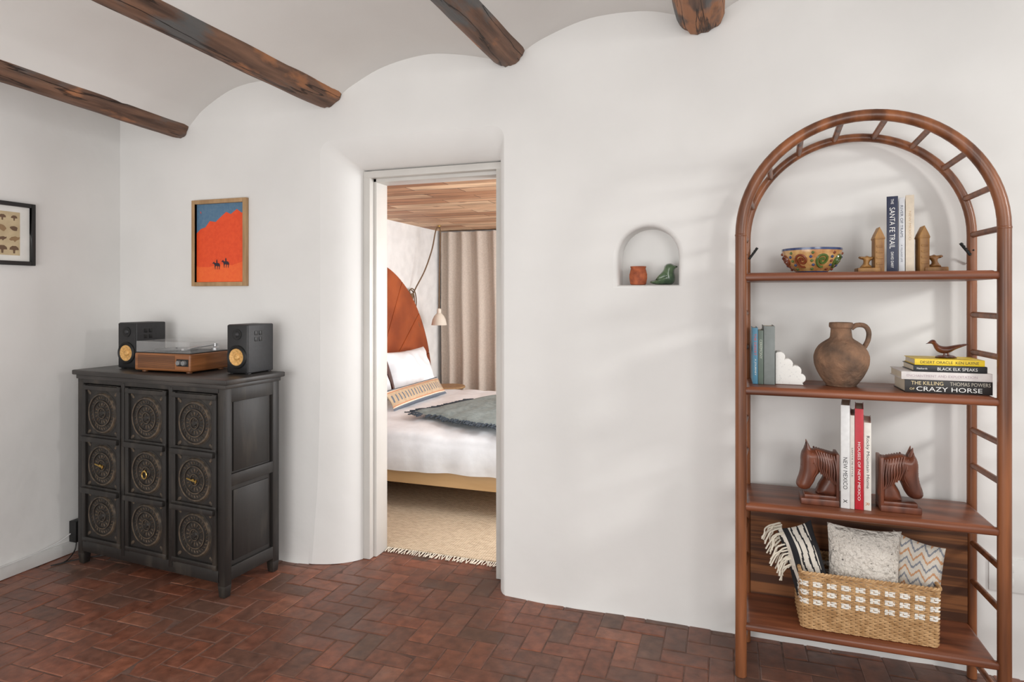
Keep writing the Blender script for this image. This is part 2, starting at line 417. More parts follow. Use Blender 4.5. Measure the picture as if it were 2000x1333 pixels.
# ================================================================ SETTING
WL=-3.28; WR=2.6; YB=-3.6
def outline(xl,xr,zt,r,n=8):
    p=[(xl,z) for z in (0,.4,.9,1.4,1.7)]
    for k in range(n+1):
        a=pi-k*(pi/2)/n;p.append((xl+r+r*math.cos(a),zt-r+r*math.sin(a)))
    for k in range(1,5): p.append((xl+r+(xr-xl-2*r)*k/5,zt))
    for k in range(n+1):
        a=pi/2-k*(pi/2)/n;p.append((xr-r+r*math.cos(a),zt-r+r*math.sin(a)))
    p+=[(xr,z) for z in (1.7,1.4,.9,.4,0)]
    return p
O=outline(-1.935,-.955,2.13,.06);I=outline(-1.775,-1.01,2.0,.012)
O=[(x-(.05*(1-z/.9)**2 if (x<-1.5 and z<.9) else 0),z) for x,z in O]
def arch(cx,hw,z0,zs,n=16):
    p=[(cx-hw,z0),(cx-hw,zs)]
    for k in range(1,n): 
        a=pi-k*pi/n;p.append((cx+hw*math.cos(a),zs+hw*math.sin(a)))
    p+=[(cx+hw,zs),(cx+hw,z0)]
    return p
nO=arch(-.315,.146,1.386,1.520);nI=arch(-.315,.125,1.400,1.520)
g=G()
outer=[(WL,0)]+O+[(WR,0),(WR,2.85),(WL,2.85)]
polys=[[Vector((p[0],p[1],0)) for p in outer],[Vector((p[0],p[1],0)) for p in nO]]
allp=outer+nO
g.add([(p[0],0,p[1]) for p in allp],[list(t) for t in tessellate_polygon(polys)])
def rings(Oo,Ii,D,ext,n=12,closed=False,pw=1):
    rows=[]
    for k in range(n+1):
        ph=k*pi/2/n
        a=1-math.sin(ph);b=1-math.cos(ph)
        if pw!=1:
            t=k/n;a=a*pw+(1-t)*(1-pw);b=b*pw+t*(1-pw)
        rows.append([(i[0]+(o[0]-i[0])*a,D*b,i[1]+(o[1]-i[1])*a) for o,i in zip(Oo,Ii)])
    rows.append([(i[0],ext,i[1]) for i in Ii])
    N=len(Oo);vs=[p for r in rows for p in r];fs=[]
    for k in range(len(rows)-1):
        for j in range(N if closed else N-1):
            j2=(j+1)%N;fs.append([k*N+j,k*N+j2,(k+1)*N+j2,(k+1)*N+j])
    return vs,fs
g.add(*rings(O,I,.135,.30,pw=.6))
g.add(*rings(nO,nI,.024,.13,n=6,closed=True))
g.add([(p[0],.13,p[1]) for p in nI],[list(range(len(nI)))])
back=[(WL,0)]+I+[(WR,0),(WR,2.85),(WL,2.85)]
g.add([(p[0],.30,p[1]) for p in back],[list(t) for t in tessellate_polygon([[Vector((p[0],p[1],0)) for p in back]])])
def toe(xa,xb,sd):
    n=int((xb-xa)/.02);vs=[];fs=[];H=[.16,.11,.07,.04,.02,.008,-.004]
    for i in range(n+1):
        x=xa+(xb-xa)*i/n;fd=min(1,(x-xa)/.12,(xb-x)/.12)
        a=(.008+.014*noise.noise(Vector((x*2.2,sd,0)))+.006*noise.noise(Vector((x*9,sd,2))))*fd
        for k,h in enumerate(H):
            t=k/(len(H)-1);vs.append((x,-.0008-max(0,a)*t*t-.002*t,h))
    m=len(H)
    for i in range(n):
        for k in range(m-1): fs.append([i*m+k,(i+1)*m+k,(i+1)*m+k+1,i*m+k+1])
    g.add(vs,fs)
toe(-.95,WR,3);toe(WL+.02,-2.0,8)
g.obj('wall_back',M['plaster'],kind='structure',recalc=False,angle=50)

g=G().box((WL-.05,(YB+.3)/2-.0,1.42),(.1,-YB+.3,2.85));g.obj('wall_left',M['plaster'],kind='structure')
g=G().box((WL+.008,(YB)/2-.004,.032),(.016,-YB-.012,.064),bev=.004);g.obj('baseboard_left',M['basebd'],kind='structure')

# vaulted ceiling
TILT=.035
def tw(x): return max(0,min(1,(-1.95-x)/.75))
arcs=[[(-3.30,2.36),(-3.15,2.40),(-3.0,2.385),(-2.89,2.33)],
[(-2.785,2.27),(-2.735,2.315),(-2.668,2.368),(-2.496,2.448),(-2.33,2.474),(-2.20,2.460),(-2.06,2.42),(-1.95,2.38)],
[(-1.835,2.34),(-1.743,2.395),(-1.572,2.464),(-1.352,2.495),(-1.168,2.472),(-1.0,2.43)],
[(-.875,2.44),(-.774,2.495),(-.566,2.555),(-.347,2.555),(-.221,2.525),(-.16,2.50)],
[(-.03,2.50),(.04,2.54),(.2,2.61),(.4,2.64),(.55,2.61),(.68,2.57)],
[(.82,2.57),(1.0,2.61),(1.25,2.64),(1.5,2.60),(1.62,2.56)],[(1.75,2.56),(2.1,2.65),(2.6,2.6)]]
sec=[]
for a in arcs: sec+=[(p.x,p.y) for p in cr([(x,z,0) for x,z in a],6)]
g=G();vs=[];fs=[];ys=[YB,-2.4,-1.2,0.0]
for y in ys: vs+=[(x,y,z-y*TILT*tw(x)) for x,z in sec]
N=len(sec)
for k in range(3):
    for j in range(N-1): fs.append([k*N+j,k*N+j+1,(k+1)*N+j+1,(k+1)*N+j])
g.add(vs,fs);g.obj('ceiling',M['ceilp'],kind='structure',recalc=False)

# floor: herringbone brick pavers
def floor():
    bw=.087;gap=.0017;vs=[];fs=[];ms=[];cols=[]
    x0,x1,y0,y1=WL,WR,-3.0,.42
    nx=int((x1-x0)/bw)+4;ny=int((y1-y0)/bw)+4
    def brick(xa,ya,xb,yb):
        xa=max(xa,x0);xb=min(xb,x1);ya=max(ya,y0);yb=min(yb,y1)
        if xb-xa<.02 or yb-ya<.02: return
        c=min(1,max(0,random.gauss(.5,.24)));z=random.uniform(-.0014,.0004)
        o=len(vs);a=gap*random.uniform(.5,1.4);b=a+.004
        t1,t2=random.uniform(-.0008,.0008),random.uniform(-.0008,.0008)
        j=[random.uniform(-.0014,.0014) for _ in range(8)]
        P=((xa,ya,1,1),(xb,ya,-1,1),(xb,yb,-1,-1),(xa,yb,1,-1))
        for i,(x,y,sx,sy) in enumerate(P): vs.append((x+sx*a+j[i],y+sy*a+j[i+4],-.0034))
        for i,(x,y,sx,sy) in enumerate(P): vs.append((x+sx*b+j[i],y+sy*b+j[i+4],z+(t1 if i in(1,2) else -t1)+(t2 if i>1 else -t2)-.001))
        for f in ([4,5,6,7],[0,1,5,4],[1,2,6,5],[2,3,7,6],[3,0,4,7]):
            fs.append([o+i for i in f]);ms.append(0);cols.append(c)
    for i in range(-2,nx):
        for j in range(-2,ny):
            X=x0+i*bw;Y=y0+j*bw;d=(i-j)%4
            if d==0: brick(X,Y,X+2*bw,Y+bw)
            if d==3: brick(X,Y,X+bw,Y+2*bw)
    o=len(vs)
    vs+=[(WL-.1,YB,-.0032),(WR+.1,YB,-.0032),(WR+.1,3.4,-.0032),(WL-.1,3.4,-.0032)];fs.append([o,o+1,o+2,o+3]);ms.append(1);cols.append(.5)
    me=bpy.data.meshes.new('floor');me.from_pydata(vs,[],fs);me.materials.append(M['brick']);me.materials.append(M['mortar'])
    ca=me.color_attributes.new('Col','FLOAT_COLOR','CORNER')
    for p,mi,c in zip(me.polygons,ms,cols):
        p.material_index=mi
        for li in p.loop_indices: ca.data[li].color=(c,c,c,1)
    ob=bpy.data.objects.new('floor',me);sc.collection.objects.link(ob);ob['kind']='structure'
floor()

# door frame trim
g=G()
zc=1.995
xl,xr=-1.774,-1.011
g.box((xl+.019,.165,zc/2),(.038,.05,zc),bev=.003)
g.box((xl+.027,.235,(zc-.02)/2),(.054,.11,zc-.02),bev=.003)
g.box((xr-.0175,.165,zc/2),(.035,.05,zc),bev=.003)
g.box((xr-.019,.235,(zc-.02)/2),(.038,.11,zc-.02),bev=.003)
g.box(((xl+xr)/2,.165,zc-.017),(xr-xl,.052,.034),bev=.003)
g.box(((xl+xr)/2,.235,zc-.026),(xr-xl-.02,.11,.052),bev=.003)
g.obj('trim_1',M['trim'],kind='structure')

# bedroom shell
BX0,BX1,BY1,BZ=-2.83,1.0,3.32,2.03
G().box((BX0-.03,(BY1+.3)/2,BZ/2+.02),(.06,BY1-.3,BZ+.04)).obj('wall_far_left',M['bedwall'],kind='structure')
G().box(((BX0+BX1)/2,BY1+.03,BZ/2+.02),(BX1-BX0+.12,.06,BZ+.04)).obj('wall_far_back',M['bedwall'],kind='structure')
G().box((BX1+.03,(BY1+.3)/2,BZ/2+.02),(.06,BY1-.3,BZ+.04)).obj('wall_far_right',M['bedwall'],kind='structure')
G().box(((BX0+BX1)/2,(BY1+.3)/2,BZ+.03),(BX1-BX0,BY1-.3,.06)).obj('ceiling.001',M['plank'],kind='structure')

# ================================================================ BEAMS
def beam(x,z,r,tilt,skew,seed):
    g=G();vs=[];fs=[];n=110;seg=40;Lb=3.4
    for i in range(n+1):
        s=i/n*Lb
        for j in range(seg):
            a=2*pi*j/seg;ca,sa=math.cos(a),math.sin(a)
            rr=r*(1+.07*noise.noise(Vector((ca*1.2,s*1.5,sa*1.2+seed)))+.06*noise.noise(Vector((ca*4,s*4,sa*4+seed)))+.03*noise.noise(Vector((ca*9,s*1.5,sa*9+seed))))
            cr_=noise.noise(Vector((ca*5+seed,s*.8,sa*5)))
            if abs(cr_)<.04: rr-=r*.05*(1-abs(cr_)/.04)
            kn=noise.noise(Vector((ca*2.2,s*2.2+seed*3,sa*2.2)))
            if kn>.45: rr+=r*.12*(kn-.45)/.2*.6
            if i==0: rr*=.95
            vs.append((skew*s+rr*ca,-s-.003,tilt*s+rr*sa))
    for i in range(n):
        for j in range(seg):
            j2=(j+1)%seg;fs.append([i*seg+j,i*seg+j2,(i+1)*seg+j2,(i+1)*seg+j])
    fs.append(list(range(seg)));fs.append([n*seg+j for j in range(seg)][::-1])
    g.add(vs,fs)
    g.obj('ceiling_beam',M['beam'],loc=(x,0,z),label='rough round dark wooden beam between white ceiling vaults',cat='beam',group='round wooden ceiling beams')
beam(-2.843,2.290,.074,TILT,-.01,1)
beam(-1.893,2.380,.090,.003,-.005,5)
beam(-.935,2.464,.080,.0,-.015,9)
beam(-.100,2.513,.095,.0,-.01,13)
beam(.755,2.57,.088,0,0,17)

# ================================================================ CABINET
def cabinet():
    W,D,H=1.0,.335,.98
    e=empty('cabinet',(-2.606,-.240,0),'near-black distressed wooden cabinet with nine carved round medallions','cabinet',rz=math.radians(-4.2))
    x0,x1,y0,y1=-W/2,W/2,-D/2,D/2
    g=G().box((0,0,H-.012),(W+.05,D+.03,.024),bev=.005);g.box((0,0,H-.034),(W+.015,D+.008,.02),bev=.003)
    g.obj('cabinet_top',M['blackx'],e)
    g=G();g.box((0,.012,.505),(W-.03,D-.045,.86))
    for sx in (-1,1):
        X=sx*(W/2-.012)
        for z,h in ((.10,.06),(.52,.055),(.905,.065)): g.box((X,0,z),(.022,D-.05,h),bev=.003)
        g.box((sx*(W/2-.016),0,.31),(.012,D-.12,.32),bev=.003);g.box((sx*(W/2-.016),0,.715),(.012,D-.12,.32),bev=.003)
    for x in (-.1635,.1635): g.box((x,y0+.012,.51),(.024,.03,.84),bev=.003)
    g.box((0,y0+.014,.093),(W-.06,.028,.055),bev=.003);g.box((0,y0+.014,.93),(W-.06,.028,.03),bev=.003)
    g.obj('body',M['black'],e)
    for sx in (-1,1):
        for sy in (-1,1):
            g=G().box((0,0,.50),(.042,.042,.90),bev=.004);g.box((0,0,.027),(.042,.042,.055),bev=.003,Mx=RXa(pi)@T(0,0,-.055),top=.8)
            g.obj('leg',M['black'],e,loc=(sx*(W/2-.021),sy*(D/2-.021),0))
    cols=[-.3165,0,.3165];cw=.280
    for ci,cx in enumerate(cols):
        d=G().box((0,.006,.515),(cw,.014,.79))
        for s in (-1,1): d.box((s*(cw/2-.012),-.006,.515),(.024,.016,.79),bev=.003)
        for z in (.135,.395,.652,.895): d.box((0,-.006,z),(cw,.018,.022),bev=.003)
        for z in (.383,.640): d.box((0,-.018,z),(cw-.01,.024,.026),bev=.003)
        dob=d.obj('cabinet_door',M['black'],e,loc=(cx,y0+.006,0))
        for z in (.262,.513,.772):
            m=G();R=.110
            prof=[(0,.0085),(.010,.008),(.014,.003),(.022,.003),(.024,.008),(.027,.008),(.029,.003),(.058,.003),(.060,.0085),(.064,.0085),(.066,.003),(.088,.003),(.090,.009),(.097,.009),(.101,.002),(R,.001),(R,-.001)]
            m.lathe(prof,44,0,mfun=lambda k,j:1 if k in(4,8,12,13) else 0)
            for k in range(16):
                a=2*pi*k/16;m.ball((.044*math.cos(a),.044*math.sin(a),.003),.011,1,sub=1,sc_=(1,.32,.45),rot=RZ(a))
            for k in range(28):
                a=2*pi*k/28;m.ball((.077*math.cos(a),.077*math.sin(a),.003),.0085,1,sub=1,sc_=(1,.34,.5),rot=RZ(a+.5))
            for k in range(6):
                a=2*pi*k/6;m.ball((.017*math.cos(a),.017*math.sin(a),.004),.004,1,sub=1,sc_=(1,.6,.6),rot=RZ(a))
            for c in ((-1,-1),(1,-1),(1,1),(-1,1)):
                m.ball((c[0]*.100,c[1]*.099,.0),.018,1,sub=1,sc_=(1,.5,.3),rot=RZ(pi/4*(c[0]*c[1])))
            m.v=[RX@v for v in m.v]
            m.obj('medallion',[M['carve'],M['carvel']],dob,loc=(0,-.001,z))
        h=G()
        if ci==1:
            h.ball((0,-.014,.52),.007,0);h.tube([(0.016*math.cos(a),-.017,.503+.018*math.sin(a)) for a in [2*pi*k/20 for k in range(20)]],.003,6,True)
        else:
            h.ball((0,-.014,.513),.008,0);h.tube([(-.034,-.018,.520),(-.01,-.02,.516),(.026,-.018,.508)],.0035,6);h.tube([(.018,-.018,.500),(.026,-.019,.520)],.003,6)
        h.obj('handle',M['brass'],dob,label='small brass pull')
cabinet()
TZ=.98

# speakers
def speaker(x,y,rz,lab):
    w,d,h=.122,.178,.233
    e=empty('speaker',(x,y,TZ),lab,'speaker',rz=rz,group='bookshelf speakers on the black cabinet')
    g=G().box((0,0,h/2+.004),(w,d,h),bev=.006,seg=3)
    for sx in(-1,1):
        for sy in(-1,1): g.box((sx*.045,sy*.07,.003),(.018,.018,.006))
    g.obj('body',M['spk'],e)
    G().box((0,-d/2-.001,h/2+.004),(w-.006,.006,h-.008),bev=.002).obj('front_baffle',M['spkf'],e)
    g=G();z=.082
    A=T(0,-d/2-.004,z)@RX
    g.lathe([(.056,0),(.056,.005),(.052,.009),(.050,.008),(.046,.010),(.042,.007),(.0400,.006)],40,0,A)
    g.lathe([(.0415,.0065),(.030,.0035),(.017,.0015),(.0165,.003),(.012,.0065),(.006,.0080),(0,.0084)],40,1,A)
    g.obj('woofer',[M['rub'],M['gold']],e,label='woofer with gold woven cone')
    g=G();A=T(0,-d/2-.004,.19)@RX
    g.lathe([(.026,0),(.026,.003),(.021,.004),(.014,.001),(.012,.001)],32,0,A);g.lathe([(.012,.001),(.009,.005),(.004,.007),(0,.0075)],24,1,A)
    g.obj('tweeter',[M['rub'],M['spk']],e)
    for (yy,zz) in ((-.035,.195),(-.005,.195),(-.035,.165),(-.005,.165)):
        G().box((0,0,0),(.004,.018,.02),bev=.001).obj('port_cover',M['fblack'],e,loc=(w/2+.001,yy,zz))
speaker(-2.212,-.172,0,'black speaker with gold cone at the turntable side')
speaker(-2.912,-.172,0,'black speaker with gold cone near the room corner')

def turntable():
    w,d,h=.352,.262,.086
    e=empty('turntable',(-2.602,-.204,TZ),'suitcase style wooden turntable with clear lid on the cabinet','turntable')
    g=G().box((0,0,h/2+.008),(w,d,h),bev=.008,seg=3)
    for sx in(-1,1):
        for sy in(-1,1): g.lathe([(0,0),(.014,0),(.014,.01),(0,.01)],14,0,T(sx*.14,sy*.1,0))
    g.obj('plinth',M['walnut'],e)
    G().box((0,.0,h+.0095),(w-.012,d-.012,.004),bev=.001).obj('top_plate',M['rub'],e)
    g=G();
    for k in range(14): g.box((-.035,-d/2-.0005,.022+k*.0047),(.235,.0025,.0022))
    g.obj('speaker_grille',colmat('grille_brown',(84,54,34)),e)
    G().box((.130,-d/2-.0015,.052),(.072,.003,.034),bev=.001).obj('control_panel',M['rub'],e)
    for x in (.113,.145):
        G().lathe([(0,0),(.012,0),(.0115,.012),(.009,.014),(0,.014)],20,0,T(x,-d/2-.003,.052)@RX).obj('knob',M['grey'],e)
    G().lathe([(0,0),(.098,0),(.1,.004),(.098,.009),(.03,.0095),(.004,.0095),(.004,.016),(0,.017)],40,0,T(-.045,0,h+.0115)).obj('platter',M['vinyl'],e)
    g=G();g.lathe([(0,0),(.02,0),(.02,.012),(.012,.02),(0,.022)],20,0,T(.12,.085,h+.0115))
    g.tube([(.12,.1,h+.04),(.12,.07,h+.04),(.115,-.03,h+.035),(.095,-.075,h+.026)],.005,8);g.box((.092,-.082,h+.026),(.016,.024,.009));g.lathe([(0,0),(.011,0),(.011,.026),(0,.026)],16,0,T(.12,.085,h+.02))
    g.obj('tonearm',M['silver'],e)
    g=G();lz=h+.0115;lh=.052;t=.0025;lw,ld=w-.014,d-.014
    g.box((0,0,lz+lh),(lw,ld,t));g.box((0,-ld/2,lz+lh/2),(lw,t,lh));g.box((0,ld/2,lz+lh/2),(lw,t,lh));g.box((-lw/2,0,lz+lh/2),(t,ld,lh));g.box((lw/2,0,lz+lh/2),(t,ld,lh))
    g.obj('dust_cover',M['lid'],e)
turntable()

# ================================================================ PICTURES
def rectframe(w,h,b,t,mi=0):
    g=G()
    for s in(-1,1):
        g.box((s*(w-b)/2,-t/2,0),(b,t,h),mi,bev=.002);g.box((0,-t/2,s*(h-b)/2),(w-2*b,t,b),mi,bev=.002)
    return g
e=empty('framed_print',(-2.557,-.001,1.638),'oak framed print of orange mountains and two riders','picture')
rectframe(.362,.463,.022,.022).obj('frame',M['oakf'],e)
g=G();A=T(0,-.006,0)@RX
w2,h2=.159,.2095
g.flat([(-w2,-h2),(w2,-h2),(w2,h2),(-w2,h2)],0,0,A)
g.flat([(-w2,-h2),(w2,-h2),(w2,.158),(.14,.155),(.11,.175),(.07,.150),(.04,.163),(0,.135),(-.03,.112),(-.07,.118),(-.10,.085),(-.13,.078),(-w2,.055)],.0006,1,A)
g.flat([(-w2,-h2),(w2,-h2),(w2,-.10),(.08,-.12),(0,-.115),(-.08,-.13),(-w2,-.125)],.0012,2,A)
g.flat([(p[0]*.004-.135,p[1]*.004+.165) for p in [(0,2),(1.6,1.2),(2,-.6),(1,-2),(1.1,-.6),(.4,1)]],.0012,1,A)
hp=[(0,0),(1,3),(1,6),(0,8),(-2,9),(-3,8.2),(-3,9.6),(-.8,11),(0,12),(1,10),(4,9.4),(4,13),(5,15),(6,13.5),(6.4,9.6),(9,9.2),(11,7),(11.5,3),(10.6,5.5),(10,0),(9,0),(9.2,4),(7.5,5.2),(6,0),(5.2,0),(5.8,5),(3,5),(2.6,0),(1.8,0),(2,4)]
for ox,oy,s in ((-.040,-.142,.0036),(.020,-.134,.0036)): g.flat([(ox+p[0]*s,oy+p[1]*s) for p in hp],.0018,3,A)
g.obj('print',[M['sky'],M['mtn'],M['mtn2'],M['ink']],e)

e=empty('framed_print',(WL+.001,-.705,1.656),'black framed vintage natural history print with white mount','picture',rz=pi/2)
rectframe(.45,.305,.02,.022).obj('frame',M['fblack'],e)
g=G();A=T(0,-.006,0)@RX
g.flat([(-.205,-.133),(.205,-.133),(.205,.133),(-.205,.133)],0,0,A)
g.flat([(-.16,-.105),(.16,-.105),(.16,.105),(-.16,.105)],.0006,1,A)
for i in range(6):
    for j in range(4):
        cx=-.132+i*.053;cz=-.077+j*.051;a0=random.uniform(0,3);k1=random.uniform(.7,1.2);typ=(i*3+j)%3
        if typ==0:
            p=[(0,-14),(3,-14),(4,-2),(16,-1),(14,7),(6,13),(-6,13),(-14,7),(-16,-1),(-4,-2),(-3,-14)]
        elif typ==1:
            p=[(-16,-2),(-8,6),(4,9),(12,6),(18,8),(16,0),(8,-4),(2,-10),(-2,-5),(-10,-6)]
        else:
            p=[(14*math.cos(t)*(1+.2*math.cos(3*t)),9*math.sin(t)) for t in [q*2*pi/14 for q in range(14)]]
        ca,sa=math.cos(a0 if typ==2 else 0),math.sin(a0 if typ==2 else 0)
        g.flat([(cx+(x*ca-y*sa)*.00125*k1,cz+(x*sa+y*ca)*.00125*k1) for x,y in p],.0012,2 if (i+j)%3 else 3,A)
g.obj('print',[M['matw'],M['beige'],M['brown'],colmat('print_sepia',(150,120,84))],e)

# ================================================================ NICHE ITEMS
g=G().lathe([(0,0),(.028,0),(.033,.004),(.038,.03),(.0375,.045),(.033,.062),(.031,.070),(.034,.080),(.031,.080),(.029,.066),(.030,.02),(0,.012)],48,0,rfun=lambda a,z:1+.035*math.sin(12*a)*math.sin(z*110)*(1 if z<.066 else .2))
g.obj('flower_pot',M['terra'],loc=(-.362,.055,1.4005),label='small ribbed terracotta pot in the wall niche',cat='pot')
o=[(-50,4),(-60,8),(-58,16),(-40,22),(-26,38),(-12,54),(-4,66),(0,80),(10,90),(26,92),(38,86),(48,82),(54,77),(47,71),(41,64),(40,50),(44,34),(42,16),(34,3),(20,0),(-10,0),(-34,1)]
g=G();g.inflate([(p.x,p.y) for p in cr([(x*.00100,y*.00098,0) for x,y in o],4,True)],.068,.030,.0045,0,RX)
for sy in(-1,1): g.ball((.022,sy*.020,.076),.0045,1,sub=2)
for sy in(-1,1): g.inflate([(x*.001,y*.001) for x,y in [(-34,20),(-20,40),(0,52),(18,46),(22,34),(10,24),(-10,18)]],.016,.012,.005,0,T(0,sy*.029,0)@RX)
g.obj('bird_figurine',[M['green'],M['rub']],loc=(-.252,.06,1.4015),label='dark green glazed ceramic bird in the wall niche',cat='figurine')

# ================================================================ SHELF UNIT
xl,xr,yF=.047,.832,-.300
bl,br_,yBk=.072,.822,-.050
zs=1.569
def shelfunit():
    ox,oy=.44,-.175
    e=empty('arched_shelf',(ox,oy,0),'tall red-brown wooden arched shelf with four boards and rungs','bookshelf')
    def archpts(a,b,y,n=40):
        r=(b-a)/2;c=(a+b)/2
        p=[(a-ox,y-oy,0),(a-ox,y-oy,.5),(a-ox,y-oy,1.0),(a-ox,y-oy,1.45)]
        p+=[(c-ox+r*math.cos(pi-k*pi/n),y-oy,zs+r*math.sin(k*pi/n)) for k in range(n+1)]
        p+=[(b-ox,y-oy,1.45),(b-ox,y-oy,1.0),(b-ox,y-oy,.5),(b-ox,y-oy,0)]
        return p
    g=G().tube(archpts(xl,xr,yF),.0195,16)
    for x in(xl,xr): g.lathe([(.0195,0),(.0205,.003),(.0205,.006),(.0195,.009)],16,0,T(x-ox,yF-oy,zs-.004))
    g.obj('front_arch_frame',M['redwood'],e)
    G().tube(archpts(bl,br_,yBk),.0155,14).obj('rear_arch_frame',M['redwood'],e)
    r1=(xr-xl)/2;c1=(xl+xr)/2-ox;r2=(br_-bl)/2;c2=(bl+br_)/2-ox
    for k in range(10):
        a=math.radians(k*20)
        G().tube([(c1+r1*math.cos(a),yF-oy,zs+r1*math.sin(a)),(c2+r2*math.cos(a),yBk-oy,zs+r2*math.sin(a))],.0105,10).obj('rung',M['redwood'],e)
    for z in (1.287,1.155,.88,.755,.48,.345,.07):
        for a,b in ((xl,bl),(xr,br_)):
            G().tube([(a-ox,yF-oy,z),(b-ox,yBk-oy,z)],.0105,10).obj('rung',M['redwood'],e)
    for z in (1.420,1.016,.604,.178):
        g=G().box(((xl+xr)/2-ox,(-.308-.038)/2-oy,z),(xr-xl-.04,.27,.03),bev=.012,seg=4)
        g.box(((xl+xr)/2-ox,yF-oy+.002,z-.001),(xr-xl-.02,.026,.026),bev=.010,seg=4)
        g.obj('shelf_board',M['redwoodx'],e)
    G().box(((bl+br_)/2-ox,-.052-oy,.391),(br_-bl-.03,.012,.395)).obj('back_panel',M['oakpanel'],e)
    for x,s in ((bl,1),(br_,-1)):
        g=G();g.tube([(x-ox+s*.0,yBk-oy-.016,1.515),(x-ox-s*.005,yBk-oy+.02,1.50),(x-ox-s*.0,-.004-oy,1.47)],.0035,6)
        g.tube([(x-ox+s*.012,yBk-oy-.018,1.500),(x-ox+s*.04,yBk-oy-.016,1.540)],.0045,6)
        for k in range(5): g.ball((x-ox+s*(.012+k*.006),yBk-oy-.019,1.500+k*.009),.006,0,sub=1)
        g.obj('safety_strap',M['cable'],e)
shelfunit()
S1,S2,S3,S4=1.4355,1.0315,.6195,.1935

# ---- books
def book(x,y,z,th,h,d,rgb,label,group,flat=False,titles=None,rz=0):
    e=empty('book',(x,y,z),label,'book',group=group,rz=rz)
    c=colmat('cover_%d_%d_%d'%rgb,rgb,.45);t=.0022
    g=G();p=G()
    if not flat:
        g.box((0,.0,h/2),(th,t*1.4,h),bev=.0008);g.box((-th/2+t/2,d/2,h/2),(t,d,h),bev=.0006);g.box((th/2-t/2,d/2,h/2),(t,d,h),bev=.0006)
        p.box((0,d/2,h/2),(th-2*t-.0004,d-.006,h-.006))
    else:
        g.box((0,0,th/2),(h,t*1.4,th),bev=.0008);g.box((0,d/2,t/2),(h,d,t),bev=.0006);g.box((0,d/2,th-t/2),(h,d,t),bev=.0006)
        p.box((0,d/2,th/2),(h-.006,d-.006,th-2*t-.0004))
    g.obj('cover',c,e);p.obj('pages',M['page'],e)
    for (txt,along,across,ln,ht,tc) in (titles or []):
        if not flat:
            A=Matrix(((0,1,0,across),(0,0,-1,-t*.7),(-1,0,0,h*(1-along)),(0,0,0,1)))
        else:
            A=Matrix(((1,0,0,-h/2+h*along),(0,0,-1,-t*.7),(0,1,0,th/2+across),(0,0,0,1)))
        text_geo(txt,ln,ht,A).obj('lettering',colmat('ink_%d_%d_%d'%tc,tc,.5),e,merge=False)
    return e
W_=(238,238,236)
R12=math.radians(-12);R10=math.radians(-10)
gr='books between carved wooden bookends on the top board'
book(.541,-.205,S1,.034,.262,.12,(46,52,76),'dark blue hardback with white spine lettering',gr,rz=R12,titles=[('THE',.07,0,.018,.008,W_),('SANTA FE TRAIL',.42,0,.142,.016,W_),('DAVID DARY',.84,0,.055,.008,W_)])
book(.5695,-.205,S1,.018,.256,.12,(214,216,220),'pale grey hardback with thin dark lettering',gr,rz=R12,titles=[('RIVER OF TRAPS',.32,0,.11,.008,(60,70,90)),('A VILLAGE LIFE',.75,0,.06,.005,(60,70,90))])
book(.594,-.205,S1,.025,.264,.12,(226,212,192),'cream paperback with faint lettering',gr,rz=R12,titles=[('NEW MEXICO',.4,0,.1,.007,(200,170,134))])
gr='books leaning beside the white bookend'
book(.0975,-.225,S2,.018,.205,.14,(84,138,166),'slim turquoise blue paperback',gr,titles=[('THE DESERT',.3,0,.08,.008,(214,80,70)),('A JOURNEY',.7,0,.06,.007,(230,230,225))])
book(.1165,-.225,S2,.018,.196,.14,(92,106,96),'slim grey green hardback',gr,titles=[('CEREMONY',.35,0,.07,.008,(190,196,180))])
book(.1455,-.225,S2,.037,.212,.14,(120,126,124),'thick grey cloth hardback',gr)
gr='stack of books on the second board'
book(.6865,-.272,S2,.043,.247,.15,(36,32,32),'thick black hardback lying flat',gr,flat=True,titles=[('THE KILLING',.26,.0105,.092,.012,(226,206,160)),('THOMAS POWERS',.75,.0105,.112,.012,(190,182,168)),('OF',.085,-.0095,.014,.007,(226,206,160)),('CRAZY HORSE',.51,-.0085,.185,.0145,W_)])
book(.680,-.276,S2+.0433,.026,.256,.155,(222,216,214),'thick pale paperback lying flat',gr,flat=True,titles=[('ENCHANTMENT AND EXPLOITATION',.45,0,.20,.008,(180,160,170))])
book(.693,-.268,S2+.0696,.021,.208,.14,(30,32,36),'slim black paperback lying flat',gr,flat=True,titles=[('BLACK ELK SPEAKS',.60,0,.112,.010,W_),('Neihardt',.12,0,.03,.006,W_)])
book(.693,-.262,S2+.0909,.020,.198,.13,(244,210,52),'yellow paperback lying flat on top',gr,flat=True,titles=[('DESERT ORACLE  KEN LAYNE',.5,0,.165,.009,(30,30,30))])
gr='tall books between horse bookends'
book(.3865,-.262,S3,.028,.356,.16,(228,228,228),'tall white hardback with black lettering',gr,rz=R10,titles=[('NEW MEXICO',.66,0,.11,.013,(30,30,30)),('x',.93,0,.012,.012,(30,30,30))])
book(.4080,-.262,S3,.013,.322,.16,(218,210,202),'thin off-white hardback beside red book',gr,rz=R10,titles=[('SANTA FE STYLE',.5,0,.1,.005,(80,70,66))])
book(.4290,-.262,S3,.026,.346,.16,(192,38,52),'tall red hardback with white lettering',gr,rz=R10,titles=[('HOUSES OF NEW MEXICO',.62,0,.2,.008,W_)])
book(.4545,-.262,S3,.022,.30,.16,(230,226,218),'white hardback with dark blue spine lettering',gr,rz=R10,titles=[('Rocky Mountain Home',.45,0,.18,.012,(34,34,44)),('R',.93,0,.01,.012,(190,120,60))])

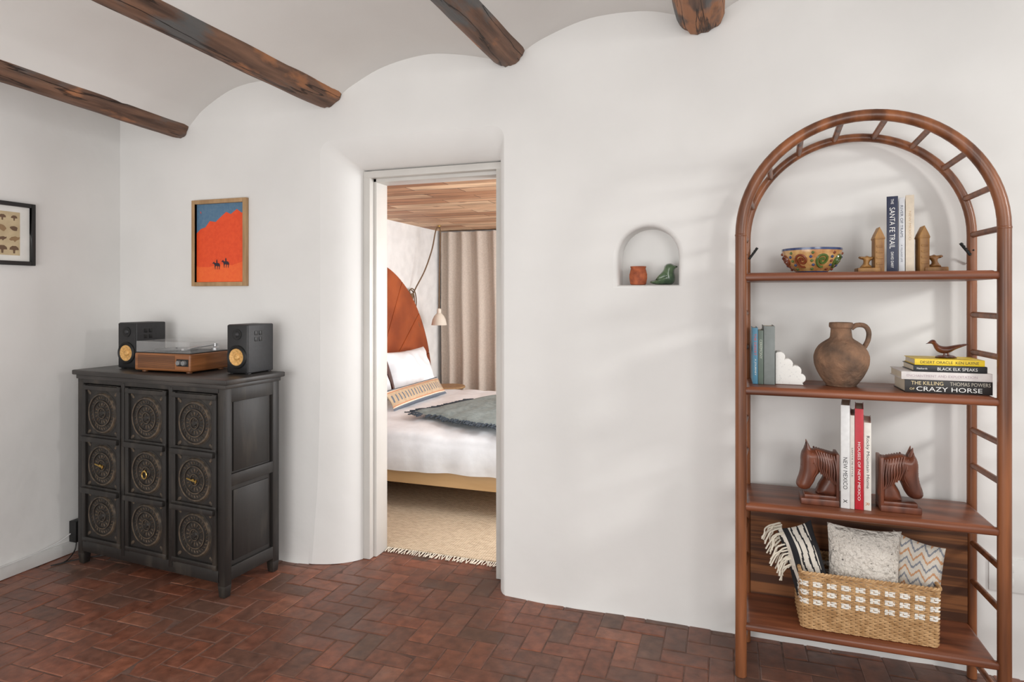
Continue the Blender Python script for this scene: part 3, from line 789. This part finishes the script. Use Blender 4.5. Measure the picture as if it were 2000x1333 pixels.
# ---- bowl
e=empty('bowl',(.291,-.172,S1),'hand painted ceramic bowl with swirls on the top board','bowl')
prof=[(0,0),(.052,0),(.054,.006),(.060,.010),(.080,.030),(.094,.055),(.100,.080),(.1005,.088),(.097,.089),(.094,.080),(.088,.052),(.074,.028),(.05,.014),(0,.012)]
G().lathe(prof,56,0,mfun=lambda k,j:2 if k in(7,8) else (3 if k==10 else (1 if k in (1,6) else 0))).obj('body',[M['bowlc'],M['bowlb'],M['bowlr'],M['bowlc']],e)
def bowlpt(a,z,off=.0004):
    zz=[.010,.030,.055,.080];rr=[.060,.080,.094,.100]
    for i in range(3):
        if z<=zz[i+1]: t=(z-zz[i])/(zz[i+1]-zz[i]);r=rr[i]+(rr[i+1]-rr[i])*t;break
    else: r=.1
    r+=off;return (r*math.cos(a),r*math.sin(a),z)
g=G()
for k in range(8):
    a0=-pi/2+.30+(k-3)*.785;mi=[1,2,2,1][k%4]
    pts=[]
    for i in range(46):
        t=i/45;rad=.002+.022*t;th=t*3.6*pi
        pts.append(bowlpt(a0+rad*math.cos(th)/.093,min(.078,max(.0112,.044+rad*math.sin(th)))))
    g.tube(pts,.0052,6,mi=mi)
    for i in range(5):
        zz=.014+i*.014;g.ball(bowlpt(a0+.39+.05*math.sin(i*1.7),zz),.0060,0 if i%2 else (2 if mi==1 else 1),sub=1)
g.obj('painted_swirls',[M['bowlb'],M['bowlg'],M['bowlr']],e)

# ---- carved picket bookends
def picket(x,s,lab):
    e=empty('bookend',(x,-.176,S1),lab,'bookend',group='golden carved wooden bookends')
    g=G();g.box((s*-.034,0,.008),(.070,.070,.016),bev=.003)
    A=RX
    for dx,h in ((0,.158),):
        o=[(dx-.0145,.0),(dx+.0145,.0),(dx+.0145,h-.045),(dx+.017,h-.040),(dx+.012,h-.026),(dx,h),(dx-.012,h-.026),(dx-.017,h-.040),(dx-.0145,h-.045)]
        g.prism(o,-.03,.03,0,A,bev=.002)
        for k in range(4): g.box((dx,-.031,.03+k*.02),(.02,.004,.006),bev=.001)
        g.prism([(dx-.007,.125),(dx+.007,.125),(dx,.143)],-.033,-.028,0,A)
        g.box((dx,-.031,.118),(.03,.006,.005),bev=.001)
    g.obj('picket_post',M['carvw'],e)
    o=[(-22,4),(-20,14),(-12,22),(-16,34),(-26,40),(-30,48),(-24,52),(-14,52),(-4,56),(6,52),(22,54),(28,48),(20,42),(10,38),(10,24),(18,14),(20,4)]
    G().inflate([(p.x*s*-1-s*.038,p.y+.012) for p in cr([(x_*.00085,y_*.00085,0) for x_,y_ in o],3,True)],.036,.010,.0035,0,RX).obj('carved_bird',M['carvw'],e)
picket(.503,1,'golden carved wooden bookend with pointed post beside blue book')
picket(.638,-1,'golden carved wooden bookend with pointed post beside cream book')

# ---- cloud bookend
o=[(-.053,0),(-.053,.112),(-.046,.118)]
def scal(cx,cy,r,a0,a1,n=8): return [(cx+r*math.cos(a0+(a1-a0)*k/n),cy+r*math.sin(a0+(a1-a0)*k/n)) for k in range(n+1)]
o+=scal(-.038,.100,.018,2.0,-.5)+scal(-.014,.074,.020,1.9,-.4)+scal(.014,.050,.020,1.8,-.3)+scal(.031,.024,.017,1.5,-1.2)+[(.040,0)]
G().prism(o,-.035,.035,0,RX,bev=.003).obj('bookend',mat('speckled_white',C(226,224,220),.6,col2=C(200,198,196),scale=120,ramp=(.6,.7)),loc=(.220,-.175,S2+.0005),label='white stepped cloud shaped stone bookend beside grey book',cat='bookend')

# ---- jug
e=empty('jug',(.388,-.165,S2),'old grey-brown clay jug with one loop handle','jug')
prof=[(0,0),(.046,0),(.050,.004),(.064,.022),(.082,.055),(.0905,.088),(.088,.115),(.074,.142),(.052,.160),(.040,.168),(.036,.176),(.0335,.200),(.035,.206),(.0385,.210),(.0385,.224),(.033,.226),(.031,.222),(.030,.18),(.03,.17)]
G().lathe([(p.x,p.y) for p in cr([(a,b,0) for a,b in prof],3)],48,0,rfun=lambda a,z:1+.008*math.sin(3*a+z*20)+.004*math.sin(z*420)).obj('body',M['jug'],e)
G().tube(cr([(.033,0,.205),(.05,0,.217),(.075,0,.215),(.088,0,.195),(.086,0,.165),(.074,0,.138)],6),.0085,10).obj('handle',M['jug'],e)

# ---- bird figurine
o=[(-62,47),(-56,51),(-50,58),(-42,62),(-34,60),(-28,50),(-18,42),(0,40),(20,44),(40,48),(60,50),(62,46),(44,38),(24,28),(8,18),(-10,15),(-26,20),(-36,32),(-42,46),(-50,48)]
g=G();g.inflate([(p.x,p.y) for p in cr([(x*.00098,y*.00098,0) for x,y in o],3,True)],.034,.012,.003,0,RX)
g.tube([(-.006,-.005,.018),(-.010,-.005,.006)],.003,6);g.tube([(.004,.005,.018),(.008,.005,.006)],.003,6)
g.inflate([(p.x,p.y) for p in cr([(x*.00098,y*.00098,0) for x,y in [(-34,0),(-26,8),(-10,9),(8,10),(22,8),(30,0),(0,-.5)]],3,True)],.036,.008,.004,0,RX)
g.obj('bird_figurine',M['horse'],loc=(.703,-.20,S2+.1115),label='carved dark wooden running bird on the yellow book',cat='figurine')

# ---- horse bookends
hs=[(13,132),(16,124),(21,118),(32,120),(48,118),(64,114),(74,112),(76,70),(76,20),(34,20),(34,34),(39,46),(44,55),(46,64),(41,68),(35,60),(30,48),(25,38),(18,29),(7,26),(-3,29),(-8,37),(-7,46),(-3,58),(0,72),(1,86),(1,98),(3,110),(7,118),(10,127)]
def horse(x,s,lab):
    e=empty('bookend',(x,-.215,S3),lab,'bookend',group='carved horse head bookends')
    k=.00160
    P=[((p.x-38)*k*s,p.y*k) for p in cr([(a,b,0) for a,b in hs],3,True)]
    g=G();g.inflate(P,.078,.026,.004,0,RX)
    X=lambda a:(a-38)*k*s
    for sy in(-1,1):
        g.ball((X(26),sy*.023,76*k),.023,0,sub=2,sc_=(.95,.66,1.1))
        g.ball((X(14),sy*.024,97*k),.0066,0,sub=2,sc_=(1.3,.9,.8));g.tube(cr([(X(5),sy*.020,100*k),(X(14),sy*.031,102.5*k),(X(22),sy*.030,98*k)],4),.0024,5)
        g.ball((X(1),sy*.017,38*k),.0038,0,sub=1);g.tube([(X(-2),sy*.014,31*k),(X(14),sy*.024,37*k)],.0016,5)
        g.tube(cr([(X(24),sy*.030,112*k),(X(28),sy*.040,92*k),(X(32),sy*.038,74*k),(X(18),sy*.032,50*k),(X(-1),sy*.021,46*k)],5),.0026,5)
        g.tube([(X(28),sy*.040,92*k),(X(14),sy*.029,84*k),(X(3),sy*.014,82*k)],.0024,5)
        g.tube([(X(17),sy*.013,114*k),(X(13),sy*.015,136*k)],lambda t:.0095*(1-t)+.001,7)
        for q in range(8):
            a0=30+q*5.2
            g.tube(cr([(X(a0),sy*.032,(118-q*1.3)*k),(X(a0+5),sy*.041,(104-q*4)*k),(X(a0+5),sy*.041,(88-q*5)*k),(X(min(a0+11,73)),sy*.039,(68-q*4)*k)],4),.0032,5)
    g.obj('horse_head',M['horse'],e)
    g=G().box((0,0,.011),(.122,.090,.022),bev=.003);g.box((s*.003,0,.028),(.106,.080,.014),bev=.004)
    g.box((s*.0560,0,.100),(.010,.084,.164),bev=.002)
    g.obj('base',M['horse'],e)
horse(.3085,1,'carved mahogany horse head bookend beside tall white book')
horse(.5565,-1,'carved mahogany horse head bookend beside white mountain book')

# ---- basket
def basket():
    bx,by,bz=.4535,-.180,S4
    e=empty('basket',(bx,by,bz),'rectangular woven wicker basket with white dashes','basket')
    w,d,h=.414,.205,.20
    def rr(s_,grow):
        W2,D2,R=w/2+grow,d/2+grow,.016
        segs=[(2*(W2-R)),(pi/2*R),(2*(D2-R)),(pi/2*R)]*2;per=sum(segs);q=s_*per
        cx=[(W2-R,-D2+R),(W2-R,D2-R),(-W2+R,D2-R),(-W2+R,-D2+R)]
        starts=[Vector((-(W2-R),-D2)),Vector((W2,-(D2-R))),Vector((W2-R,D2)),Vector((-W2,D2-R))]
        dirs=[Vector((1,0)),Vector((0,1)),Vector((-1,0)),Vector((0,-1))]
        for i in range(4):
            if q<=segs[2*i]: return starts[i]+dirs[i]*q,Vector((dirs[i].y,-dirs[i].x)),per
            q-=segs[2*i]
            if q<=segs[2*i+1]:
                a=-pi/2+i*pi/2+q/R;n=Vector((math.cos(a),math.sin(a)));return Vector(cx[i])+n*R,n,per
            q-=segs[2*i+1]
        return starts[0],Vector((0,-1)),per
    g=G();rows=31;NS=84;NP=NS*4
    for r in range(rows):
        z=.005+r*(h-.010)/rows;grow=.003*r/rows;pts=[]
        for i in range(NP):
            p,n,per=rr(i/NP,grow);q=p+n*.0021*math.sin(2*pi*(i/8)+(pi if r%2 else 0));pts.append((q.x,q.y,z))
        band=r in(24,25,26,19,20,21,14,15,16)
        g.tube(pts,.0029,6,True,mfun=lambda i:1 if band and ((i-2)//4)%3!=0 else 0)
    for i in range(NS):
        p,n,per=rr(i/NS+.5/NS/2,0);p2,_,_=rr(i/NS+.5/NS/2,.003);g.tube([(p.x,p.y,.002),(p2.x,p2.y,h-.006)],.0018,5)
    g.box((0,0,.005),(w-.01,d-.01,.006))
    g.obj('body',[M['wick'],M['wickw']],e,merge=False)
    g=G();NP=208
    for ph in (0,pi):
        pts=[]
        for i in range(NP*2):
            p,n,per=rr(i/NP/2,.004);a=2*pi*i/8+ph;q=p+n*.0032*math.cos(a);pts.append((q.x,q.y,h-.005+.0032*math.sin(a)))
        g.tube(pts,.0040,5,True)
    g.obj('rim',M['wick'],e,merge=False)
basket()
# cushions in the basket
A=T(0,0,.150)@RY(.03)@RXa(-.10)@RX
g=G().pillow(.235,.32,.10,mi=0,Mx=A,n=30)
for k in range(520):
    u=random.uniform(-.92,.92);v=random.uniform(-.92,.92)
    zt=.05*max(0,(1-abs(u)**2.6)*(1-abs(v)**2.6))**.55
    g.ball((.1175*u*(1-.07*(1-v*v)*abs(u)),.16*v*(1-.07*(1-u*u)*abs(v)),zt+.0008),random.uniform(.0022,.0042),0,Mx=A,sub=1,sc_=(1.2,1,.6))
g.obj('cushion',M['nub'],loc=(.455,-.185,S4+.03),merge=False,label='nubby cream cushion with dark flecks in the basket',cat='cushion')
def zz(u,v):
    t=(v*4.4+.9*abs(((u*1.9)%1)*2-1))%1.7
    return 1 if t<.26 else (2 if .85<t<1.10 else 0)
A=T(0,0,.145)@RZ(-.62)@RY(.08)@RX
G().pillow(.165,.31,.070,n=70,mfun=zz,Mx=A,seed=4).obj('cushion',[M['whc'],M['orc'],M['blc']],loc=(.615,-.178,S4+.022),label='cream cushion with muted orange and grey zigzags',cat='cushion')
e=empty('throw_blanket',(.275,-.19,S4+.02),'black and white striped fringed throw stuffed in the basket','blanket')
def st(u,v):
    t=(u*.5+.5)
    if t>.80: return 1
    return 1 if int((t+.02*math.sin(v*9))*22)%4==0 or (.14<t<.30) else 0
A=T(-.006,0,.172)@RY(-.28)@RZ(.25)@RX
G().pillow(.125,.285,.09,n=50,mfun=st,Mx=A,seed=9,wr=.022).obj('cloth',[M['whc'],M['blkc']],e)
g=G()
for k in range(30):
    z0=.165+k*.0050;x0=-.058-.055*(z0-.165)/.15-random.random()*.008;y0=-.045+random.random()*.05
    pts=[(x0+.022,y0+.01,z0+.005),(x0,y0,z0)];dx=-.010-random.random()*.013
    for q in range(1,6): pts.append((x0+dx*q/2.6+random.uniform(-.004,.004),y0-.004*q+random.uniform(-.004,.004),z0-.003*q*q*.65+random.uniform(-.004,.004)))
    g.tube(cr(pts,3),.0027,5)
f=g.obj('fringe',M['cream'],e,merge=False);f['kind']='stuff'

# ---- outlet + power things
e=empty('wall_outlet',(.945,-.001,.36),'white wall outlet plate','outlet')
G().box((0,-.003,0),(.115,.006,.118),bev=.002).obj('cover_plate',M['basebd'],e)
for z in(-.025,.025): G().box((0,0,0),(.034,.003,.028),bev=.001).obj('socket',M['white'],e,loc=(0,-.0065,z))
e=empty('power_adapter',(WL+.017,-.285,.066),'black plug-in power adapter with cables','adapter')
G().box((.026,0,.055),(.05,.05,.11),bev=.004).obj('body',M['cable'],e)
G().tube(cr([(.03,-.005,.0),(.035,-.02,-.045),(.08,-.10,-.062),(.06,-.16,-.0625),(.12,-.05,-.0625),(.2,0.03,-.0625)],6),.003,6).obj('black_cable',M['cable'],e)
G().tube(cr([(.012,-.02,.045),(.012,-.10,.02),(.010,-.25,.004),(.010,-.6,.003),(.010,-1.2,.003)],6),.003,6).obj('white_cable',M['wcable'],e)

# ================================================================ BEDROOM CONTENT
def bed():
    e=empty('bed',(-1.77,1.75,.0135),'wooden bed with burnt orange arched headboard and white duvet','bed')
    g=G()
    for y in (-.86,.86): g.box((0,y,.205),(2.0,.035,.095),bev=.004)
    for x in (-.98,.98): g.box((x,0,.205),(.035,1.72,.095),bev=.004)
    g.box((0,0,.24),(1.93,1.69,.03))
    g.obj('frame',M['ash'],e)
    for sx in(-1,1):
        for sy in(-1,1): G().box((sx*.9,sy*.60,.080),(.06,.06,.160),bev=.004).obj('leg',M['ash'],e)
    G().box((0,0,.345),(1.95,1.70,.18),bev=.05,seg=4).obj('mattress',M['linen'],e)
    prof=cr([(-.915,.262,0),(-.932,.34,0),(-.918,.425,0),(-.86,.485,0),(-.6,.508,0),(0,.515,0),(.6,.508,0),(.86,.485,0),(.918,.425,0),(.932,.34,0),(.915,.262,0)],10)
    vs=[];fs=[];nx=140;n=len(prof)
    for i in range(nx+1):
        x=-.90+i*1.93/nx
        for k,p in enumerate(prof):
            side=1-min(1,max(0,(p.y-.29)/.22))
            fold=.030*noise.noise(Vector((x*10+1.3*p.y,p.x*2,3)))*side+.010*noise.noise(Vector((x*4,p.x*4,8)))+.012*abs(noise.noise(Vector((x*5+p.x*3,p.x*5,1))))
            dz=-.02*side+.010*side*math.sin(x*3)
            yy=p.x+(fold if p.x>0 else -fold)*(side*.9+.1)
            ex=0 if x<.95 else -(x-.95)**2*8
            vs.append((x,yy,p.y+fold*(1-side)*1.3+dz*.6+ex))
    for i in range(nx):
        for k in range(n-1): fs.append([i*n+k,(i+1)*n+k,(i+1)*n+k+1,i*n+k+1])
    G().add(vs,fs).obj('duvet',M['linen'],e,recalc=True)
    g=G();a_,b_=1.25,1.25;z0=.35
    def ep(t): return (a_*math.cos(t),z0+b_*1.04*math.sin(t))
    A=Matrix(((0,0,1,0),(1,0,0,0),(0,1,0,0),(0,0,0,1)))
    NW=9
    for k in range(NW):
        t0=k*pi/NW;t1=(k+1)*pi/NW
        p=[(0,z0)]+[ep(t0+(t1-t0)*q/10) for q in range(11)]
        c=Vector((sum(q[0] for q in p)/len(p),sum(q[1] for q in p)/len(p)))
        p=[tuple(c+(Vector(q)-c)*.985) for q in p]
        g.prism(p,-1.035,-.995,0,A,bev=.010)
    g.prism([(-1.25,.02),(1.25,.02),(1.25,z0),(-1.25,z0)],-1.035,-.995,0,A,bev=.008)
    back=[(-1.24,.02),(1.24,.02)]+[(ep(q*pi/30)[0]*.99,ep(q*pi/30)[1]*.99) for q in range(31)]
    g.prism(back,-1.05,-1.034,1,A)
    g.obj('headboard',[M['leather'],M['seam']],e)
bed()
def pil(y,lab,x=-2.58,z=.712):
    A=RY(-.30)@Matrix(((0,0,1,0),(1,0,0,0),(0,1,0,0),(0,0,0,1)))
    G().pillow(.70,.38,.18,mi=0,Mx=A,n=30,seed=y*3,wr=.02).obj('pillow',M['linen'],loc=(x,y,z),label=lab,cat='pillow',group='white pillows against the headboard')
pil(2.18,'plump white pillow leaning on the orange headboard')
pil(1.42,'plump white pillow leaning on the orange headboard')
def lum(u,v):
    a=abs(v)
    if a>.80: return 2
    if a>.70: return 3
    if a>.60: return 1
    return 2 if (abs(((u*10)%1)*2-1)+a*1.4)<.45 else (1 if (abs(((u*10+.5)%1)*2-1)+a*1.4)<.3 else 0)
A=RY(-.60)@Matrix(((0,0,1,0),(1,0,0,0),(0,1,0,0),(0,0,0,1)))
G().pillow(.90,.165,.11,n=60,mfun=lum,Mx=A).obj('cushion',[M['sandc'],colmat('rust_cloth',(196,136,100),.9),colmat('slate_pattern_cloth',(104,112,124),.9),colmat('light_pattern_cloth',(222,208,188),.9)],loc=(-2.29,1.74,.602),label='long patterned lumbar cushion in tan rust and blue',cat='cushion')
# bed throw
e=empty('throw_blanket',(-1.45,1.45,.565),'slate blue blanket with dark fringe across the white duvet','blanket')
c=[Vector((-.56,-.30)),Vector((.30,-.62)),Vector((.75,.35)),Vector((-.30,.60))]
vs=[];fs=[];n=36
def tz(x,y): return .008*noise.noise(Vector((x*6,y*6,2)))+.007*noise.noise(Vector((x*14,y*5,5)))
def tp(i,j):
    a=i/n;b=j/n;p=c[0].lerp(c[1],a).lerp(c[3].lerp(c[2],a),b)
    p=p+Vector((.02*noise.noise(Vector((a*5,b*5,1))),.03*noise.noise(Vector((a*6,b*3,4)))))
    return p
for lay in (0,1):
    for i in range(n+1):
        for j in range(n+1):
            p=tp(i,j);edge=min(i,j,n-i,n-j)
            vs.append((p.x,p.y,tz(p.x,p.y)+(.012 if lay==0 and edge>0 else 0)))
    o=lay*(n+1)**2
    for i in range(n):
        for j in range(n): a=o+i*(n+1)+j;fs.append([a,a+n+1,a+n+2,a+1])
G().add(vs,fs).obj('cloth',M['throw'],e)
g=G()
for k in range(150):
    i=random.random()*n;p=tp(i,0) if k<90 else tp(0,i*.7);dr=Vector((-.05,-.9)) if k<90 else Vector((-.9,-.1))
    z=tz(p.x,p.y);L_=.05+random.random()*.03
    q=[(p.x,p.y,z+.004)]+[(p.x+dr.x*L_*t+random.uniform(-.008,.008),p.y+dr.y*L_*t+random.uniform(-.008,.008),z+.004-.006*t) for t in(.35,.7,1)]
    g.tube(q,.004,5)
f=g.obj('fringe',M['throwd'],e,merge=False);f['kind']='stuff'

# rug
e=empty('rug',(-1.2,1.05,0),'woven jute rug with fringed edge','rug')
G().box((0,0,.007),(2.4,1.5,.012),bev=.004).obj('woven_body',M['jute'],e)
g=G()
for k in range(240):
    x=-1.19+k*2.38/239;g.tube([(x,-.745,.008),(x+random.uniform(-.006,.006),-.765,.006),(x+random.uniform(-.012,.012),-.79-random.random()*.012,.004)],.0028,4)
f=g.obj('fringe',M['cream'],e,merge=False);f['kind']='stuff'

# curtain
vs=[];fs=[];nx=300;nz=14
for i in range(nx+1):
    x=i/nx*1.95
    for k in range(nz+1):
        z=.01+k/nz*2.0;amp=.026*(1+.4*noise.noise(Vector((x*2,z,0))))
        ph=x*2*pi/.155+1.6*noise.noise(Vector((x*2.2,z*.5,0)))
        vs.append((x+.012*noise.noise(Vector((x*3,z*1.5,4))),amp*math.sin(ph)+.008*math.sin(2*ph+1+z),z))
for i in range(nx):
    for k in range(nz): a=i*(nz+1)+k;fs.append([a,a+nz+1,a+nz+2,a+1])
G().add(vs,fs).obj('curtain',M['curtain'],loc=(-2.78,3.22,0),recalc=False,label='long pleated greige linen curtain on bedroom wall',cat='curtain')

# pendant lamp
e=empty('pendant_lamp',(-2.6,2.79,1.08),'small pale clay pendant lamp on a looping cloth cord','lamp')
G().lathe([(.074,0),(.072,.012),(.064,.05),(.048,.085),(.028,.108),(.020,.115),(.019,.15),(.012,.158),(0,.16)],32,0).obj('shade',M['clay'],e)
G().ball((0,0,.03),.028,0,sub=2).obj('bulb',M['bulb'],e)
G().tube(cr([(0,0,.158),(.004,0,.5),(.012,0,.88),(0,-.005,.93),(-.025,-.02,.90),(-.05,-.05,.72),(-.10,-.10,.52),(-.16,-.16,.36),(-.19,-.20,.26)],8),.0065,6).obj('cord',M['cord'],e)
g=G().tube([(0,0,.948),(0,0,.93)],.005,6);g.lathe([(0,.0),(.02,0),(.02,.006),(0,.006)],16,0,T(0,0,.942));g.obj('ceiling_hook',M['brass'],e)
g=G();A=T(-.225,-.21,.27)@RY(pi/2)
g.lathe([(0,0),(.05,0),(.055,.01),(.035,.02),(.022,.02),(.022,.045),(.034,.047),(0,.05)],24,0,A)
for dd in (0,.012): g.tube([(-.19+dd,-.21+(.075+dd)*math.cos(a),.225+(.11+dd)*math.sin(a)) for a in [k*2*pi/24 for k in range(24)]],.0055,6,True)
g.tube(cr([(-.19,-.20,.15),(-.17,-.10,.02),(-.18,-.02,-.14),(-.19,0.02,-.30),(-.18,.05,-.45)],6),.0065,6)
g.obj('wall_cord_holder',M['cord'],e)

# side table
e=empty('side_table',(-2.57,2.95,0),'small round wooden bedside table','table')
G().lathe([(0,.46),(.15,.46),(.16,.466),(.16,.476),(.155,.482),(0,.482)],36).obj('table_top',M['oakf'],e)
for k in range(3):
    a=k*2*pi/3+.4;G().tube([(.08*math.cos(a),.08*math.sin(a),.46),(.13*math.cos(a),.13*math.sin(a),0)],.012,8).obj('leg',M['oakf'],e)

# ================================================================ LIGHT & CAMERA
def area(name,loc,target,sx,sy,en,col,spread=None):
    l=bpy.data.lights.new(name,'AREA');l.shape='RECTANGLE';l.size=sx;l.size_y=sy;l.energy=en;l.color=col
    if spread: l.spread=math.radians(spread)
    o=bpy.data.objects.new(name,l);sc.collection.objects.link(o);o.location=loc
    o.rotation_euler=(Vector(target)-Vector(loc)).to_track_quat('-Z','Y').to_euler()
area('window_light',(1.2,-3.5,1.6),(-1.0,0,1.1),1.3,1.4,36,(1,.99,.965))
area('side_window_light',(2.95,-1.45,2.15),(.40,0,.9),.26,.42,7.5,(1,.98,.945),spread=80)
area('ceiling_fill_light',(-1.6,-3.5,1.0),(-1.8,0,1.7),2.6,1.4,48,(1,.992,.975))  # added fill behind the camera, brightens the vaults; stands for no real lamp
area('bedroom_side_fill_light',(.85,1.8,1.25),(-2.6,1.9,1.0),1.8,1.2,82,(.96,.98,1))  # added unseen area light for the bedroom; the wall beside it has no window
area('bedroom_fill_light',(-.6,.5,1.6),(-2.0,1.6,.5),.8,.6,16,(.96,.98,1))
w=bpy.data.worlds.new('World');sc.world=w;w.use_nodes=True
w.node_tree.nodes['Background'].inputs[0].default_value=(1,.995,.985,1);w.node_tree.nodes['Background'].inputs[1].default_value=.54

cam=bpy.data.cameras.new('Camera');co=bpy.data.objects.new('Camera',cam);sc.collection.objects.link(co)
cam.sensor_width=36;cam.lens=1236/2000*36;cam.shift_y=-(666.5-580)/2000;cam.clip_start=.05
co.location=(0,-2.7,1.35);co.rotation_euler=(pi/2,0,math.atan(420/1236))
sc.camera=co
